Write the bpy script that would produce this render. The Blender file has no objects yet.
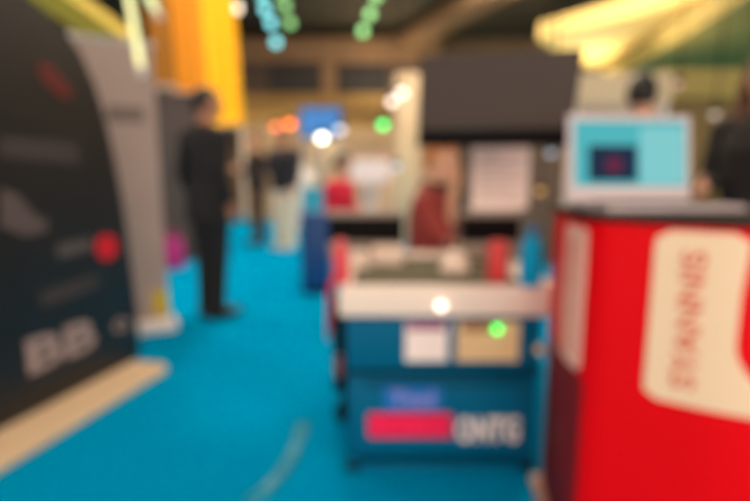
import bpy, bmesh, math, random
from mathutils import Vector, Matrix
random.seed(4)
PI = math.pi
SC = bpy.context.scene
COL = SC.collection

# ------------------------------------------------------------------ camera
F, CX, CY, EYE = 500.0, 375.0, 250.5, 1.10
PITCH = math.atan(75.0 / 500.0)
cp, sp = math.cos(PITCH), math.sin(PITCH)

def ray(px, py):
    a, b = (px - CX) / F, (CY - py) / F
    return Vector((a, cp + b * sp, -sp + b * cp))

def P(px, py, Y):
    """world point at depth Y seen at that spot of the photograph"""
    r = ray(px, py)
    t = Y / r.y
    return Vector((r.x * t, Y, EYE + r.z * t))

def G(px, py, z=0.0):
    r = ray(px, py)
    t = (z - EYE) / r.z
    return Vector((r.x * t, r.y * t, z))

cam = bpy.data.cameras.new('camera')
camo = bpy.data.objects.new('camera', cam)
COL.objects.link(camo)
camo.location = (0, 0, EYE)
camo.rotation_euler = (PI / 2 - PITCH, 0, 0)
cam.sensor_width = 36.0
cam.lens = 24.0
cam.clip_start = 0.02
cam.dof.use_dof = True
cam.dof.focus_distance = 0.155
cam.dof.aperture_fstop = 4.2
SC.camera = camo
vs = SC.view_settings
SC.display_settings.display_device = 'sRGB'
vs.view_transform = 'Standard'
vs.look = 'None'
vs.gamma = 1.0
vs.exposure = 0.0
vs.use_curve_mapping = False

# ------------------------------------------------------------------ materials
def lin(c):
    out = []
    for v in c:
        v = v / 255.0
        out.append(v / 12.92 if v <= 0.04045 else ((v + 0.055) / 1.055) ** 2.4)
    return tuple(out) + (1.0,)

_m = {}
def mat(name, col, rough=0.6, metal=0.0, noise=0.0, scale=20.0, bump=0.0, spec=0.5, sheen=0.0, coat=0.0):
    if name in _m:
        return _m[name]
    m = bpy.data.materials.new(name)
    m.use_nodes = True
    nt = m.node_tree
    b = nt.nodes['Principled BSDF']
    c = lin(col)
    b.inputs['Base Color'].default_value = c
    b.inputs['Roughness'].default_value = rough
    b.inputs['Metallic'].default_value = metal
    b.inputs['Specular IOR Level'].default_value = spec
    if sheen:
        b.inputs['Sheen Weight'].default_value = sheen
    if coat:
        b.inputs['Coat Weight'].default_value = coat
    if noise or bump:
        tc = nt.nodes.new('ShaderNodeTexCoord')
        nz = nt.nodes.new('ShaderNodeTexNoise')
        nz.inputs['Scale'].default_value = scale
        nz.inputs['Detail'].default_value = 4
        nt.links.new(tc.outputs['Object'], nz.inputs['Vector'])
        if noise:
            mx = nt.nodes.new('ShaderNodeMix')
            mx.data_type = 'RGBA'
            mx.inputs[6].default_value = tuple(v * (1 - noise) for v in c[:3]) + (1,)
            mx.inputs[7].default_value = tuple(min(1, v * (1 + noise)) for v in c[:3]) + (1,)
            nt.links.new(nz.outputs['Fac'], mx.inputs[0])
            nt.links.new(mx.outputs[2], b.inputs['Base Color'])
        if bump:
            bp = nt.nodes.new('ShaderNodeBump')
            bp.inputs['Strength'].default_value = bump
            bp.inputs['Distance'].default_value = 0.004
            nt.links.new(nz.outputs['Fac'], bp.inputs['Height'])
            nt.links.new(bp.outputs['Normal'], b.inputs['Normal'])
    _m[name] = m
    return m

def glow(name, col, strength):
    if name in _m:
        return _m[name]
    m = bpy.data.materials.new(name)
    m.use_nodes = True
    b = m.node_tree.nodes['Principled BSDF']
    b.inputs['Base Color'].default_value = tuple(v * .08 for v in lin(col)[:3]) + (1,)
    b.inputs['Emission Color'].default_value = lin(col)
    b.inputs['Emission Strength'].default_value = strength
    b.inputs['Specular IOR Level'].default_value = .1
    _m[name] = m
    return m

# ------------------------------------------------------------------ geometry helpers
def link(name, bm, m, parent=None, smooth=True, base=None):
    bmesh.ops.recalc_face_normals(bm, faces=bm.faces)
    if base is not None:
        bmesh.ops.translate(bm, verts=bm.verts, vec=-Vector(base))
    me = bpy.data.meshes.new(name)
    bm.to_mesh(me)
    bm.free()
    if smooth:
        for p in me.polygons:
            p.use_smooth = True
        try:
            me.set_sharp_from_angle(angle=math.radians(38))
        except Exception:
            pass
    o = bpy.data.objects.new(name, me)
    COL.objects.link(o)
    if m is not None:
        me.materials.append(m)
    if base is not None and parent is None:
        o.location = base
    if parent is not None:
        o.parent = parent
    return o

def empty(name, label, cat, loc, rz=0.0, group=None):
    o = bpy.data.objects.new(name, None)
    COL.objects.link(o)
    o.location = loc
    o.rotation_euler = (0, 0, rz)
    o.empty_display_size = 0.1
    o['label'] = label
    o['category'] = cat
    if group:
        o['group'] = group
    return o

def tag(o, label, cat, group=None):
    o['label'] = label
    o['category'] = cat
    if group:
        o['group'] = group
    return o

def struct(name, bm, m):
    o = link(name, bm, m, smooth=False)
    o['kind'] = 'structure'
    return o

def box(bm, x0, y0, z0, x1, y1, z1, bev=0.0, seg=2, mtx=None):
    r = bmesh.ops.create_cube(bm, size=1.0)
    v = r['verts']
    bmesh.ops.scale(bm, verts=v, vec=(x1 - x0, y1 - y0, z1 - z0))
    bmesh.ops.translate(bm, verts=v, vec=((x0 + x1) / 2, (y0 + y1) / 2, (z0 + z1) / 2))
    if bev > 0:
        es = list({e for q in v for e in q.link_edges})
        g = bmesh.ops.bevel(bm, geom=es, offset=bev, segments=seg, affect='EDGES', profile=0.5)
        v = list({q for f in g['faces'] for q in f.verts} | {q for q in v if q.is_valid})
    if mtx is not None:
        bmesh.ops.transform(bm, matrix=mtx, verts=[q for q in v if q.is_valid])
    return bm

def B(*a, **k):
    return box(bmesh.new(), *a, **k)

def tube(bm, pts, rad, n=12, xdir=None, cap=True):
    """loft of elliptical rings; rad: numbers or (rx, ry); ends get rounded caps"""
    pts = [Vector(p) for p in pts]
    rad = [(r, r) if not isinstance(r, (tuple, list)) else tuple(r) for r in rad]
    if cap:
        d0 = (pts[0] - pts[1]).normalized()
        d1 = (pts[-1] - pts[-2]).normalized()
        a, b = min(rad[0]), min(rad[-1])
        P0 = [pts[0] + d0 * a * 0.85, pts[0] + d0 * a * 0.5]
        R0 = [tuple(v * 0.4 for v in rad[0]), tuple(v * 0.85 for v in rad[0])]
        P1 = [pts[-1] + d1 * b * 0.5, pts[-1] + d1 * b * 0.85]
        R1 = [tuple(v * 0.85 for v in rad[-1]), tuple(v * 0.4 for v in rad[-1])]
        pts, rad = P0 + pts + P1, R0 + rad + R1
    rings = []
    up = Vector(xdir) if xdir is not None else None
    prev = None
    for i, p in enumerate(pts):
        t = (pts[min(i + 1, len(pts) - 1)] - pts[max(i - 1, 0)]).normalized()
        if up is not None:
            x = (up - t * up.dot(t)).normalized()
        else:
            if prev is None:
                q = Vector((0, 1, 0)) if abs(t.y) < 0.9 else Vector((1, 0, 0))
            else:
                q = prev
            x = (q - t * q.dot(t)).normalized()
            prev = x
        y = t.cross(x)
        rx, ry = rad[i]
        rings.append([bm.verts.new(p + x * rx * math.cos(2 * PI * k / n) + y * ry * math.sin(2 * PI * k / n)) for k in range(n)])
    for a, b in zip(rings, rings[1:]):
        for k in range(n):
            bm.faces.new((a[k], a[(k + 1) % n], b[(k + 1) % n], b[k]))
    bm.faces.new(list(reversed(rings[0])))
    bm.faces.new(rings[-1])
    return bm

def T(pts, rad, **k):
    return tube(bmesh.new(), pts, rad, **k)

def lathe(bm, prof, c=(0, 0, 0), n=28):
    """profile of (radius, z) turned about a vertical axis through c"""
    c = Vector(c)
    rings = []
    for r, z in prof:
        r = max(r, 0.0006)
        rings.append([bm.verts.new(c + Vector((r * math.cos(2 * PI * k / n), r * math.sin(2 * PI * k / n), z))) for k in range(n)])
    for a, b in zip(rings, rings[1:]):
        for k in range(n):
            bm.faces.new((a[k], a[(k + 1) % n], b[(k + 1) % n], b[k]))
    bm.faces.new(list(reversed(rings[0])))
    bm.faces.new(rings[-1])
    return bm

def L(prof, c=(0, 0, 0), n=28):
    return lathe(bmesh.new(), prof, c, n)

def ball(bm, c, r, n=16, m=10):
    res = bmesh.ops.create_uvsphere(bm, u_segments=n, v_segments=m, radius=1.0)
    r = r if isinstance(r, (tuple, list)) else (r, r, r)
    bmesh.ops.scale(bm, verts=res['verts'], vec=r)
    bmesh.ops.translate(bm, verts=res['verts'], vec=c)
    return res['verts']

def S(c, r, n=16, m=10):
    bm = bmesh.new()
    ball(bm, c, r, n, m)
    return bm

def prism(bm, loop, vec):
    """polygon (list of world points) given thickness along vec"""
    vec = Vector(vec)
    a = [bm.verts.new(Vector(p)) for p in loop]
    b = [bm.verts.new(Vector(p) + vec) for p in loop]
    n = len(a)
    bm.faces.new(a)
    bm.faces.new(list(reversed(b)))
    for k in range(n):
        bm.faces.new((a[k], b[k], b[(k + 1) % n], a[(k + 1) % n]))
    return bm

def PR(loop, vec):
    return prism(bmesh.new(), loop, vec)

def text_bm(s, height, width=None, depth=0.002, bold=0.0):
    """letters in the XY plane, centred on the origin"""
    cu = bpy.data.curves.new('lettering', 'FONT')
    cu.body = s
    cu.size = 1.0
    cu.extrude = 0.5
    cu.offset = bold
    cu.align_x = 'CENTER'
    cu.align_y = 'CENTER'
    cu.resolution_u = 3
    o = bpy.data.objects.new('lettering', cu)
    COL.objects.link(o)
    dg = bpy.context.evaluated_depsgraph_get()
    me = bpy.data.meshes.new_from_object(o.evaluated_get(dg))
    bm = bmesh.new()
    bm.from_mesh(me)
    bpy.data.objects.remove(o)
    bpy.data.curves.remove(cu)
    bpy.data.meshes.remove(me)
    xs = [v.co.x for v in bm.verts]
    ys = [v.co.y for v in bm.verts]
    w, h = max(xs) - min(xs), max(ys) - min(ys)
    mx, my = (max(xs) + min(xs)) / 2, (max(ys) + min(ys)) / 2
    ky = height / h
    kx = width / w if width else ky
    for v in bm.verts:
        v.co = Vector(((v.co.x - mx) * kx, (v.co.y - my) * ky, v.co.z * depth))
    return bm

def upright(bm, c, xaxis=(1, 0, 0), zaxis=(0, 0, 1)):
    """stand an XY-plane mesh up: its x along xaxis, its y along zaxis, at c"""
    x, z = Vector(xaxis).normalized(), Vector(zaxis).normalized()
    nrm = x.cross(z)
    M = Matrix((x, z, nrm)).transposed().to_4x4()
    M.translation = Vector(c)
    bmesh.ops.transform(bm, matrix=M, verts=bm.verts)
    return bm

# ------------------------------------------------------------------ palette
M_carpet = mat('cyan_carpet', (0, 150, 204), 1.0, noise=0.12, scale=160, bump=0.5, spec=0.0)
M_black = mat('black_panel', (30, 28, 28), 0.42, noise=0.1, scale=6)
M_blackp = mat('black_plastic', (14, 13, 14), 0.55, spec=0.08)
M_darkgrey = mat('dark_grey_panel', (82, 74, 72), 0.7, noise=0.08, scale=5)
M_cream = mat('cream_laminate', (242, 224, 210), 0.5, noise=0.04, scale=8)
M_creamw = mat('cream_wood', (226, 200, 165), 0.5, noise=0.06, scale=8)
M_white = mat('white_paint', (240, 232, 226), 0.55, noise=0.03, scale=8)
M_paper = mat('paper', (250, 234, 228), 0.7)
M_tan = mat('tan_panel', (188, 158, 120), 0.7, noise=0.08, scale=2)
M_gold = mat('gold_panel', (166, 130, 66), 0.6, noise=0.1, scale=2)
M_steel = mat('brushed_steel', (190, 188, 186), 0.35, 0.9)
M_silver = mat('silver_plastic', (196, 186, 194), 0.4, 0.2)
M_teal = mat('teal_blue_steel', (0, 98, 138), 0.5, noise=0.08, scale=4, spec=0.12)
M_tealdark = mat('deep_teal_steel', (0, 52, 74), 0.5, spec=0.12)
M_red = mat('glossy_red', (234, 0, 14), 0.5, noise=0.03, scale=3, spec=0.12)
M_redmat = mat('red_fabric', (214, 22, 60), 0.8)
M_bulb = {}

# ------------------------------------------------------------------ room
struct('floor', B(-11, -5, -0.1, 12, 17, 0), M_carpet)
struct('ceiling', B(-11, -5, 5.2, 12, 17, 5.35), mat('ceiling_paint', (74, 66, 52), 0.9, noise=0.15, scale=0.8))
struct('wall_back', B(-11, 16, 0, 12, 16.2, 5.2), mat('hall_wall', (150, 122, 92), 0.85, noise=0.1, scale=0.7))
struct('wall_left', B(-11, -5, 0, -10.8, 16, 5.2), mat('side_wall', (110, 98, 84), 0.85, noise=0.1, scale=0.7))
struct('wall_right', B(11.8, -5, 0, 12, 16, 5.2), mat('olive_wall', (150, 134, 78), 0.85, noise=0.1, scale=0.7))
# no wall behind the camera: the warm world is added as soft front fill
w = bpy.data.worlds.new('front_fill')
SC.world = w
w.use_nodes = True
w.node_tree.nodes['Background'].inputs['Color'].default_value = lin((255, 230, 208))
w.node_tree.nodes['Background'].inputs['Strength'].default_value = 2.35

# balcony front on the back wall: tan fascia, dark openings, gold band
def pxbox(x0, y0, x1, y1, Y, thick):
    a, b = P(x0, y1, Y), P(x1, y0, Y)
    return B(a.x, Y, a.z, b.x, Y + thick, b.z)
struct('trim_1', pxbox(225, 37, 440, 62, 14.6, 1.2), mat('tan_fascia', (140, 108, 78), 0.7, noise=0.08, scale=2))
struct('trim_2', pxbox(225, 94, 430, 128, 14.7, 1.1), M_gold)
M_dark = mat('dark_opening', (38, 34, 34), 0.6)
struct('window_1', pxbox(268, 63, 322, 93, 14.8, 0.2), M_dark)
struct('window_2', pxbox(336, 63, 388, 93, 14.8, 0.2), M_dark)
struct('trim_3', pxbox(322, 62, 336, 94, 14.75, 0.3), mat('tan_fascia', (176, 140, 100)))
struct('trim_4', pxbox(225, 62, 268, 94, 14.75, 0.3), mat('brown_fascia', (84, 68, 58), 0.7))
struct('trim_5', pxbox(388, 62, 440, 94, 14.75, 0.3), mat('brown_fascia', (112, 92, 76), 0.7))

# slanting ceiling bulkheads on the right, each a slab with its own depth
def slab(name, pix, z, thick, m):
    return struct(name, PR([G(a, b, z) for a, b in pix], (0, 0, thick)), m)
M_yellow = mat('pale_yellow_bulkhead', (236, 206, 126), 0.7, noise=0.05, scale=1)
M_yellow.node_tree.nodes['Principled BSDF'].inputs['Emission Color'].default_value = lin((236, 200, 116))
M_yellow.node_tree.nodes['Principled BSDF'].inputs['Emission Strength'].default_value = .4  # glow added to the slab, standing in for warm light falling on it
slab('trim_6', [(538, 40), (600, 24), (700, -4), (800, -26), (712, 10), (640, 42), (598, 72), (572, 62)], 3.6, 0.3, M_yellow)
slab('trim_8', [(592, 92), (720, 14), (800, -36), (800, 50), (700, 92), (620, 112)], 3.0, 0.3, mat('olive_bulkhead', (172, 152, 82), .8, noise=.1, scale=1))
slab('trim_7', [(392, 50), (420, 48), (520, -6), (490, -6)], 4.6, 0.3, mat('tan_fascia', (176, 140, 100)))

# added ceiling panels out of view; the row behind the camera fills the fronts
for i, (x, y) in enumerate([(-3.2, -3.4), (0.6, -3.4), (4.2, -3.4), (-3.4, 4.6), (-0.6, 5.0), (2.6, 5.2), (6.2, 5.6), (-3.6, 7.8), (-0.6, 7.8), (3.4, 8.0), (-1.6, 10.4), (2.4, 10.4)]):
    t = empty('added_ceiling_light', 'added square white ceiling light panel, out of view above the exhibition hall', 'ceiling light', (x, y, 5.2), 0, 'added ceiling light panels')
    f = bmesh.new()
    for a in ((-.64, -.64, .64, -.6), (-.64, .6, .64, .64), (-.64, -.6, -.6, .6), (.6, -.6, .64, .6)):
        box(f, a[0], a[1], -0.06, a[2], a[3], 0)
    link('frame', f, M_white, t, smooth=False)
    link('diffuser', B(-.6, -.6, -0.045, .6, .6, -0.01), glow('ceiling_glow', (255, 230, 204), 24.0), t, smooth=False)

# added area lights without fixtures, aimed up to warm the ceiling
for x, y, z, e in ((3.4, 7.4, 2.3, 34), (7.0, 6.4, 2.4, 34), (-0.6, 9.8, 2.7, 40), (0.2, 13.6, 3.0, 50), (4.5, 11, 2.6, 45)):
    ld = bpy.data.lights.new('ceiling_fill', 'AREA')
    ld.shape = 'DISK'
    ld.size = .5
    ld.energy = e
    ld.color = (1.0, .80, .52)
    lo = bpy.data.objects.new('ceiling_fill', ld)
    COL.objects.link(lo)
    lo.location = (x, y, z)
    lo.rotation_euler = (PI, 0, 0)

# ------------------------------------------------------------------ people
def evaluate(bm, vox, smooth=4):
    """fuse a set of overlapping lofts into one continuous skin"""
    me = bpy.data.meshes.new('tmp')
    bm.to_mesh(me)
    bm.free()
    o = bpy.data.objects.new('tmp', me)
    COL.objects.link(o)
    r = o.modifiers.new('r', 'REMESH')
    r.mode = 'VOXEL'
    r.voxel_size = vox
    s = o.modifiers.new('s', 'SMOOTH')
    s.iterations = smooth
    s.factor = 0.5
    dg = bpy.context.evaluated_depsgraph_get()
    out = bpy.data.meshes.new_from_object(o.evaluated_get(dg))
    bm2 = bmesh.new()
    bm2.from_mesh(out)
    bpy.data.objects.remove(o)
    bpy.data.meshes.remove(me)
    bpy.data.meshes.remove(out)
    return bm2

def person(label, loc, heading, skin, top, bottom, shoe, hair, pose=None, vox=0.009, yaw=0.0, nod=0.0, longhair=False, coat=False, collar=None, tophem=None, H=1.75, bulk=0.0, sleeve=.93):
    root = empty('person', label, 'person', loc, math.radians(heading))
    J = dict(pel=(0, 0, .96), waist=(0, .005, 1.09), chest=(0, .01, 1.28), nb=(0, -.01, 1.44), neck=(0, .01, 1.52), head=(0, .03, 1.63))
    for s, k in ((1, 'R'), (-1, 'L')):
        J['sh' + k] = (.178 * s, -.01, 1.405); J['el' + k] = (.235 * s, -.03, 1.12); J['wr' + k] = (.25 * s, .04, .88)
        J['hip' + k] = (.088 * s, 0, .93); J['kn' + k] = (.092 * s, .015, .5); J['an' + k] = (.09 * s, -.02, .09)
        J['toe' + k] = (.105 * s, .15, .035)
    J.update(pose or {})
    k_ = H / 1.75
    J = {a: Vector(b) * k_ for a, b in J.items()}
    spine = [J['pel'] + Vector((0, 0, -.06)), J['pel'], J['waist'], J['chest'], J['chest'].lerp(J['nb'], .6), J['nb'], J['nb'].lerp(J['neck'], .5)]
    trad = [(.145, .105), (.165, .12), (.14, .105), (.165, .12), (.152, .1), (.098, .074), (.062, .058)]
    RH = Matrix.Rotation(math.radians(yaw), 3, 'Z') @ Matrix.Rotation(math.radians(nod), 3, 'X')
    hc = J['head']
    def hp(v):
        return hc + RH @ Vector(v)
    # --- body: one continuous skin
    b = bmesh.new()
    tube(b, spine, trad, n=18, xdir=(1, 0, 0))
    tube(b, [J['nb'], J['neck'], hp((0, -.01, -.05))], [.062, .056, .058], n=14)
    i0 = len(b.verts)
    ball(b, (0, 0, 0), (.074, .094, .115), 20, 14)
    ball(b, (0, .035, -.06), (.05, .055, .058), 14, 10)            # jaw
    tube(b, [(0, .088, .012), (0, .108, -.022)], [.008, .013], n=8)  # nose
    for s in (1, -1):
        ball(b, (.076 * s, -.005, -.01), (.012, .02, .032), 10, 8)  # ears
    b.verts.ensure_lookup_table()
    for v in b.verts[i0:]:
        v.co = hp(v.co)
    for k, s in (('R', 1), ('L', -1)):
        tube(b, [J['sh' + k].lerp(J['nb'], .4) - Vector((0, 0, .02)), J['sh' + k], J['el' + k], J['wr' + k]], [.05, .054, .042, .028], n=12)
        tube(b, [J['hip' + k], J['hip' + k].lerp(J['kn' + k], .35), J['kn' + k], J['kn' + k].lerp(J['an' + k], .35), J['an' + k]], [.09, .085, .056, .056, .036], n=14)
        tube(b, [J['an' + k] + Vector((0, 0, -.03)), J['toe' + k]], [(.036, .036), (.04, .022)], n=12, xdir=(1, 0, 0))
        d = (J['wr' + k] - J['el' + k]).normalized()
        side = Vector((0, 1, 0))
        if abs(d.y) > .85:
            side = Vector((0, 0, 1))
        side = (side - d * side.dot(d)).normalized()
        inn = Vector((-s, 0, 0)); inn = (inn - d * inn.dot(d) - side * inn.dot(side))
        inn = inn.normalized() if inn.length > .05 else d.cross(side)
        w = J['wr' + k]
        tube(b, [w, w + d * .045, w + d * .09], [(.027, .02), (.04, .017), (.04, .014)], n=12, xdir=side)
        for f, (off, ln) in enumerate(((.029, .07), (.01, .082), (-.01, .076), (-.028, .058))):
            p0 = w + d * .08 + side * off
            p1 = p0 + d * ln * .5
            p2 = p1 + (d * .85 + inn * .5).normalized() * ln * .35
            p3 = p2 + (d * .5 + inn * .85).normalized() * ln * .3
            tube(b, [p0, p1, p2, p3], [.0095, .009, .0085, .0075], n=8)
        q0 = w + d * .03 + side * .025
        q1 = q0 + (d * .6 + side * .7 + inn * .2).normalized() * .045
        tube(b, [q0, q1, q1 + (d * .9 + side * .25 + inn * .3).normalized() * .035], [.014, .011, .009], n=8)
    link('body', evaluate(b, vox), skin, root)
    # --- clothes
    c = bmesh.new()
    low = tophem if tophem is not None else .1
    dn = (J['pel'] - J['waist']).normalized()
    sp2 = [J['pel'] + dn * low] + spine[1:]
    tr2 = [(.178, .132)] + [(a + .02 + bulk, q + .02 + bulk) for a, q in trad[1:-2]] + [(.115, .086), (.072, .067)]
    if coat:
        tr2[0] = (.2, .15)
    tube(c, sp2, tr2, n=20, xdir=(1, 0, 0), cap=False)
    for k in 'RL':
        tube(c, [J['sh' + k].lerp(J['nb'], .6) - Vector((0, 0, .02)), J['sh' + k].lerp(J['nb'], .3) - Vector((0, 0, .008)), J['sh' + k] + Vector((0, 0, -.004)), J['el' + k], J['el' + k].lerp(J['wr' + k], sleeve)], [.066, .07, .075 + bulk, .058 + bulk * .6, .043 + (1 - sleeve) * .014], n=14, cap=False)
    link('jacket' if coat else 'shirt', evaluate(c, vox, 3), top, root)
    c = bmesh.new()
    tube(c, [J['pel'].lerp(J['waist'], .55), J['pel'], J['pel'] + Vector((0, 0, -.05))], [(.155 + bulk * .6, .118 + bulk * .6), (.172 + bulk * .6, .128 + bulk * .6), (.16, .12)], n=18, xdir=(1, 0, 0), cap=False)
    for k in 'RL':
        tube(c, [J['hip' + k], J['hip' + k].lerp(J['kn' + k], .4), J['kn' + k], J['an' + k] + Vector((0, 0, -.03))], [.1 + bulk * .5, .094 + bulk * .7, .072 + bulk * .8, .062 + bulk * .8], n=14, cap=False)
    link('trousers', evaluate(c, vox, 3), bottom, root)
    for k in 'RL':
        c = bmesh.new()
        a, t_ = J['an' + k], J['toe' + k]
        dd = (t_ - a); dd.z = 0; dd.normalize()
        zb = a.z - .09 * k_
        pts = [a - dd * .05, a, a + dd * .08, t_ + dd * .02]
        pts = [Vector((p.x, p.y, zb + h)) for p, h in zip(pts, (.042, .05, .042, .034))]
        tube(c, pts, [(.034, .036), (.042, .048), (.044, .04), (.042, .03)], n=14, xdir=dd.cross(Vector((0, 0, 1))))
        for v in c.verts:
            v.co.z = max(v.co.z, zb + .002)
        link('shoe', c, shoe, root)
    if collar is not None:
        c = bmesh.new()
        tube(c, [J['nb'] + Vector((0, .005, -.01)), J['neck'] + Vector((0, -.004, -.015))], [(.078, .075), (.066, .066)], n=18, xdir=(1, 0, 0), cap=False)
        link('collar', c, collar, root)
    # --- hair
    h = bmesh.new()
    ball(h, (0, -.008, .01), (.086, .106, .122), 28, 20)
    kill = [v for v in h.verts if (v.co.y > .028 and v.co.z < .055) or v.co.z < -.07 or (abs(v.co.x) > .06 and v.co.z < -.02 and v.co.y > -.03)]
    bmesh.ops.delete(h, geom=kill, context='VERTS')
    r = bmesh.ops.extrude_face_region(h, geom=list(h.faces))
    for v in [q for q in r['geom'] if isinstance(q, bmesh.types.BMVert)]:
        v.co *= .93
    if longhair:
        tube(h, [(0, -.05, .06), (0, -.075, -.06), (0, -.08, -.2), (0, -.07, -.3)], [(.07, .05), (.095, .05), (.1, .04), (.075, .025)], n=16, xdir=(1, 0, 0))
        for s in (1, -1):
            tube(h, [(.062 * s, .02, .05), (.09 * s, .0, -.05), (.095 * s, .01, -.16), (.085 * s, .02, -.25)], [.025, .032, .032, .018], n=10)
    for v in h.verts:
        v.co = hp(v.co)
    link('hair', h, hair, root)
    # --- face
    for s in (1, -1):
        link('eye', S(hp((.031 * s, .082, .004)), (.013, .009, .009), 12, 8), M_eye, root)
        e = bmesh.new()
        tube(e, [hp((.016 * s, .094, .028)), hp((.034 * s, .088, .032)), hp((.05 * s, .074, .026))], [.004, .005, .003], n=8)
        link('eyebrow', e, hair, root)
    e = bmesh.new()
    tube(e, [hp((-.022, .083, -.058)), hp((0, .092, -.058)), hp((.022, .083, -.058))], [.004, .007, .004], n=8)
    link('mouth', e, M_lip, root)
    return root

M_eye = mat('eye', (38, 28, 24), 0.2)
M_lip = mat('lips', (176, 96, 88), 0.5)
K_fair = mat('fair_skin', (226, 172, 142), 0.5, noise=0.05, scale=12)
K_tan = mat('tanned_skin', (190, 132, 104), 0.5, noise=0.05, scale=12)
Hr_black = mat('black_hair', (22, 19, 18), 0.45, noise=0.2, scale=40)
Hr_brown = mat('brown_hair', (92, 58, 36), 0.5, noise=0.2, scale=40)
Hr_ginger = mat('ginger_hair', (206, 124, 52), 0.5, noise=0.2, scale=40)
C_suit = mat('black_suit_cloth', (30, 28, 31), 0.85, noise=0.1, scale=60)
C_trs = mat('black_trouser_cloth', (24, 22, 24), 0.85, noise=0.1, scale=60)
C_navy = mat('navy_cloth', (34, 36, 46), 0.85, noise=0.1, scale=60)
C_brown = mat('brown_cloth', (84, 60, 48), 0.85, noise=0.1, scale=60)
C_beige = mat('beige_cloth', (250, 232, 205), 0.85, noise=0.05, scale=60)
C_shirt = mat('white_shirt', (225, 220, 215), 0.8)
C_shoe = mat('black_leather', (22, 20, 20), 0.35)
C_tanshoe = mat('pale_shoe', (226, 208, 190), 0.6)

# man in the black suit by the left displays
g = G(212, 319)
person('man in black suit standing on the blue carpet with his back half turned', (g.x, g.y + .05, 0), -35, K_tan, C_suit, C_trs, C_shoe, Hr_black,
       dict(elR=(.215, -.05, 1.12), wrR=(.2, .04, .89), elL=(-.215, -.05, 1.12), wrL=(-.2, .03, .89), knR=(.075, .015, .5), knL=(-.075, .015, .5),
            anR=(.07, -.02, .09), anL=(-.07, -.01, .09), toeR=(.085, .15, .035), toeL=(-.085, .16, .035)), vox=.008, yaw=-30, coat=True, tophem=.2, H=1.74)
# visitors further up the aisle
g = G(286, 249)
person('visitor in navy jacket and pale beige trousers standing far up the aisle', (g.x, g.y, 0), 150, K_tan, C_navy, C_beige, C_tanshoe, Hr_black,
       dict(elR=(.24, .06, 1.12), wrR=(.12, .22, 1.1), elL=(-.24, .02, 1.1), wrL=(-.24, .12, .9)), vox=.012, coat=True, H=1.78, bulk=.035)
g = G(259, 244)
person('visitor in dark brown jacket standing far up the aisle beside navy jacket', (g.x, g.y, 0), 110, K_fair, mat('dark_brown_cloth', (52, 42, 40), .85), C_brown, C_shoe, Hr_brown,
       dict(elR=(.22, .06, 1.14), wrR=(.15, .27, 1.18), elL=(-.22, .06, 1.14), wrL=(-.15, .27, 1.18)), vox=.012, coat=True, H=1.76, bulk=.03)

# person in red, seated, half hidden behind the cart
SIT = dict(pel=(0, 0, .55), waist=(0, .01, .67), chest=(0, .03, .86), nb=(0, .02, 1.02), neck=(0, .04, 1.1), head=(0, .06, 1.21))
for s, k in ((1, 'R'), (-1, 'L')):
    SIT['sh' + k] = (.175 * s, .02, .985); SIT['el' + k] = (.22 * s, .03, .72); SIT['wr' + k] = (.14 * s, .24, .68)
    SIT['hip' + k] = (.09 * s, .02, .53); SIT['kn' + k] = (.11 * s, .43, .52); SIT['an' + k] = (.11 * s, .42, .09); SIT['toe' + k] = (.12 * s, .58, .035)

def stool(label, x, y, zs, m, r=.17):
    t = empty('stool', label, 'stool', (x, y, 0))
    link('seat', L([(0, zs - .05), (r - .02, zs - .05), (r, zs - .035), (r, zs - .012), (r - .02, zs), (0, zs)]), m, t)
    for k in range(4):
        a = PI / 4 + k * PI / 2
        link('leg', T([(.1 * math.cos(a), .1 * math.sin(a), zs - .05), (.17 * math.cos(a), .17 * math.sin(a), .012)], [.013, .011]), M_steel, t)
    bm = bmesh.new()
    n = 20
    zr = .2
    tube(bm, [(.14 * math.cos(2 * PI * k / n), .14 * math.sin(2 * PI * k / n), zr) for k in range(n + 1)], [.007] * (n + 1), n=8)
    link('footrest', bm, M_steel, t)
    return t

p = P(338, 168, 5.4)
stool('steel stool under the person in red', p.x, 5.4, .37, M_blackp)
person('person in bright red top with dark hair seated beyond the cart', (p.x, 5.4, 0), -120, K_fair, M_redmat, C_navy, C_shoe, Hr_black, SIT, vox=.012, nod=-12)
# person with ginger hair seated side-on behind the cart
p = P(429, 165, 2.86)
stool('steel stool behind the blue cart under the ginger-haired person', p.x, 2.86, .37, M_blackp)
person('person with ginger hair and red shirt seated behind the blue cart', (p.x, 2.86, 0), -112, mat('pale_skin', (242, 192, 160), .5, noise=.05, scale=12),
       mat('red_shirt', (170, 70, 66), .85, noise=.2, scale=20), C_navy, C_shoe, Hr_ginger,
       dict(SIT, elR=(.2, .16, .78), wrR=(.07, .17, 1.04), head=(0, .08, 1.2)), vox=.008, H=1.72, sleeve=.12, yaw=-25, nod=-8, collar=mat('dark_collar', (50, 46, 42), .8))
# black-haired person behind the laptop
p = P(646, 96, 3.1)
person('person with black hair in brown jacket standing behind the laptop', (p.x, 3.1, 0), 20, K_fair, C_brown, C_trs, C_shoe, Hr_black, vox=.009, yaw=-50, H=1.70, coat=True)
# person in black at the right edge
p = P(775, 60, 2.35)
person('person with long brown hair in black jacket beside the red counter', (p.x, 2.35, 0), 120, K_fair, mat('black_jacket', (26, 25, 27), .8, noise=.1, scale=60), C_trs, C_shoe, Hr_brown,
       dict(elR=(.22, .02, 1.13), wrR=(.13, .28, 1.1), elL=(-.26, -.02, 1.13), wrL=(-.24, .12, .93)), vox=.008, longhair=True, coat=True, H=1.66)

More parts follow.
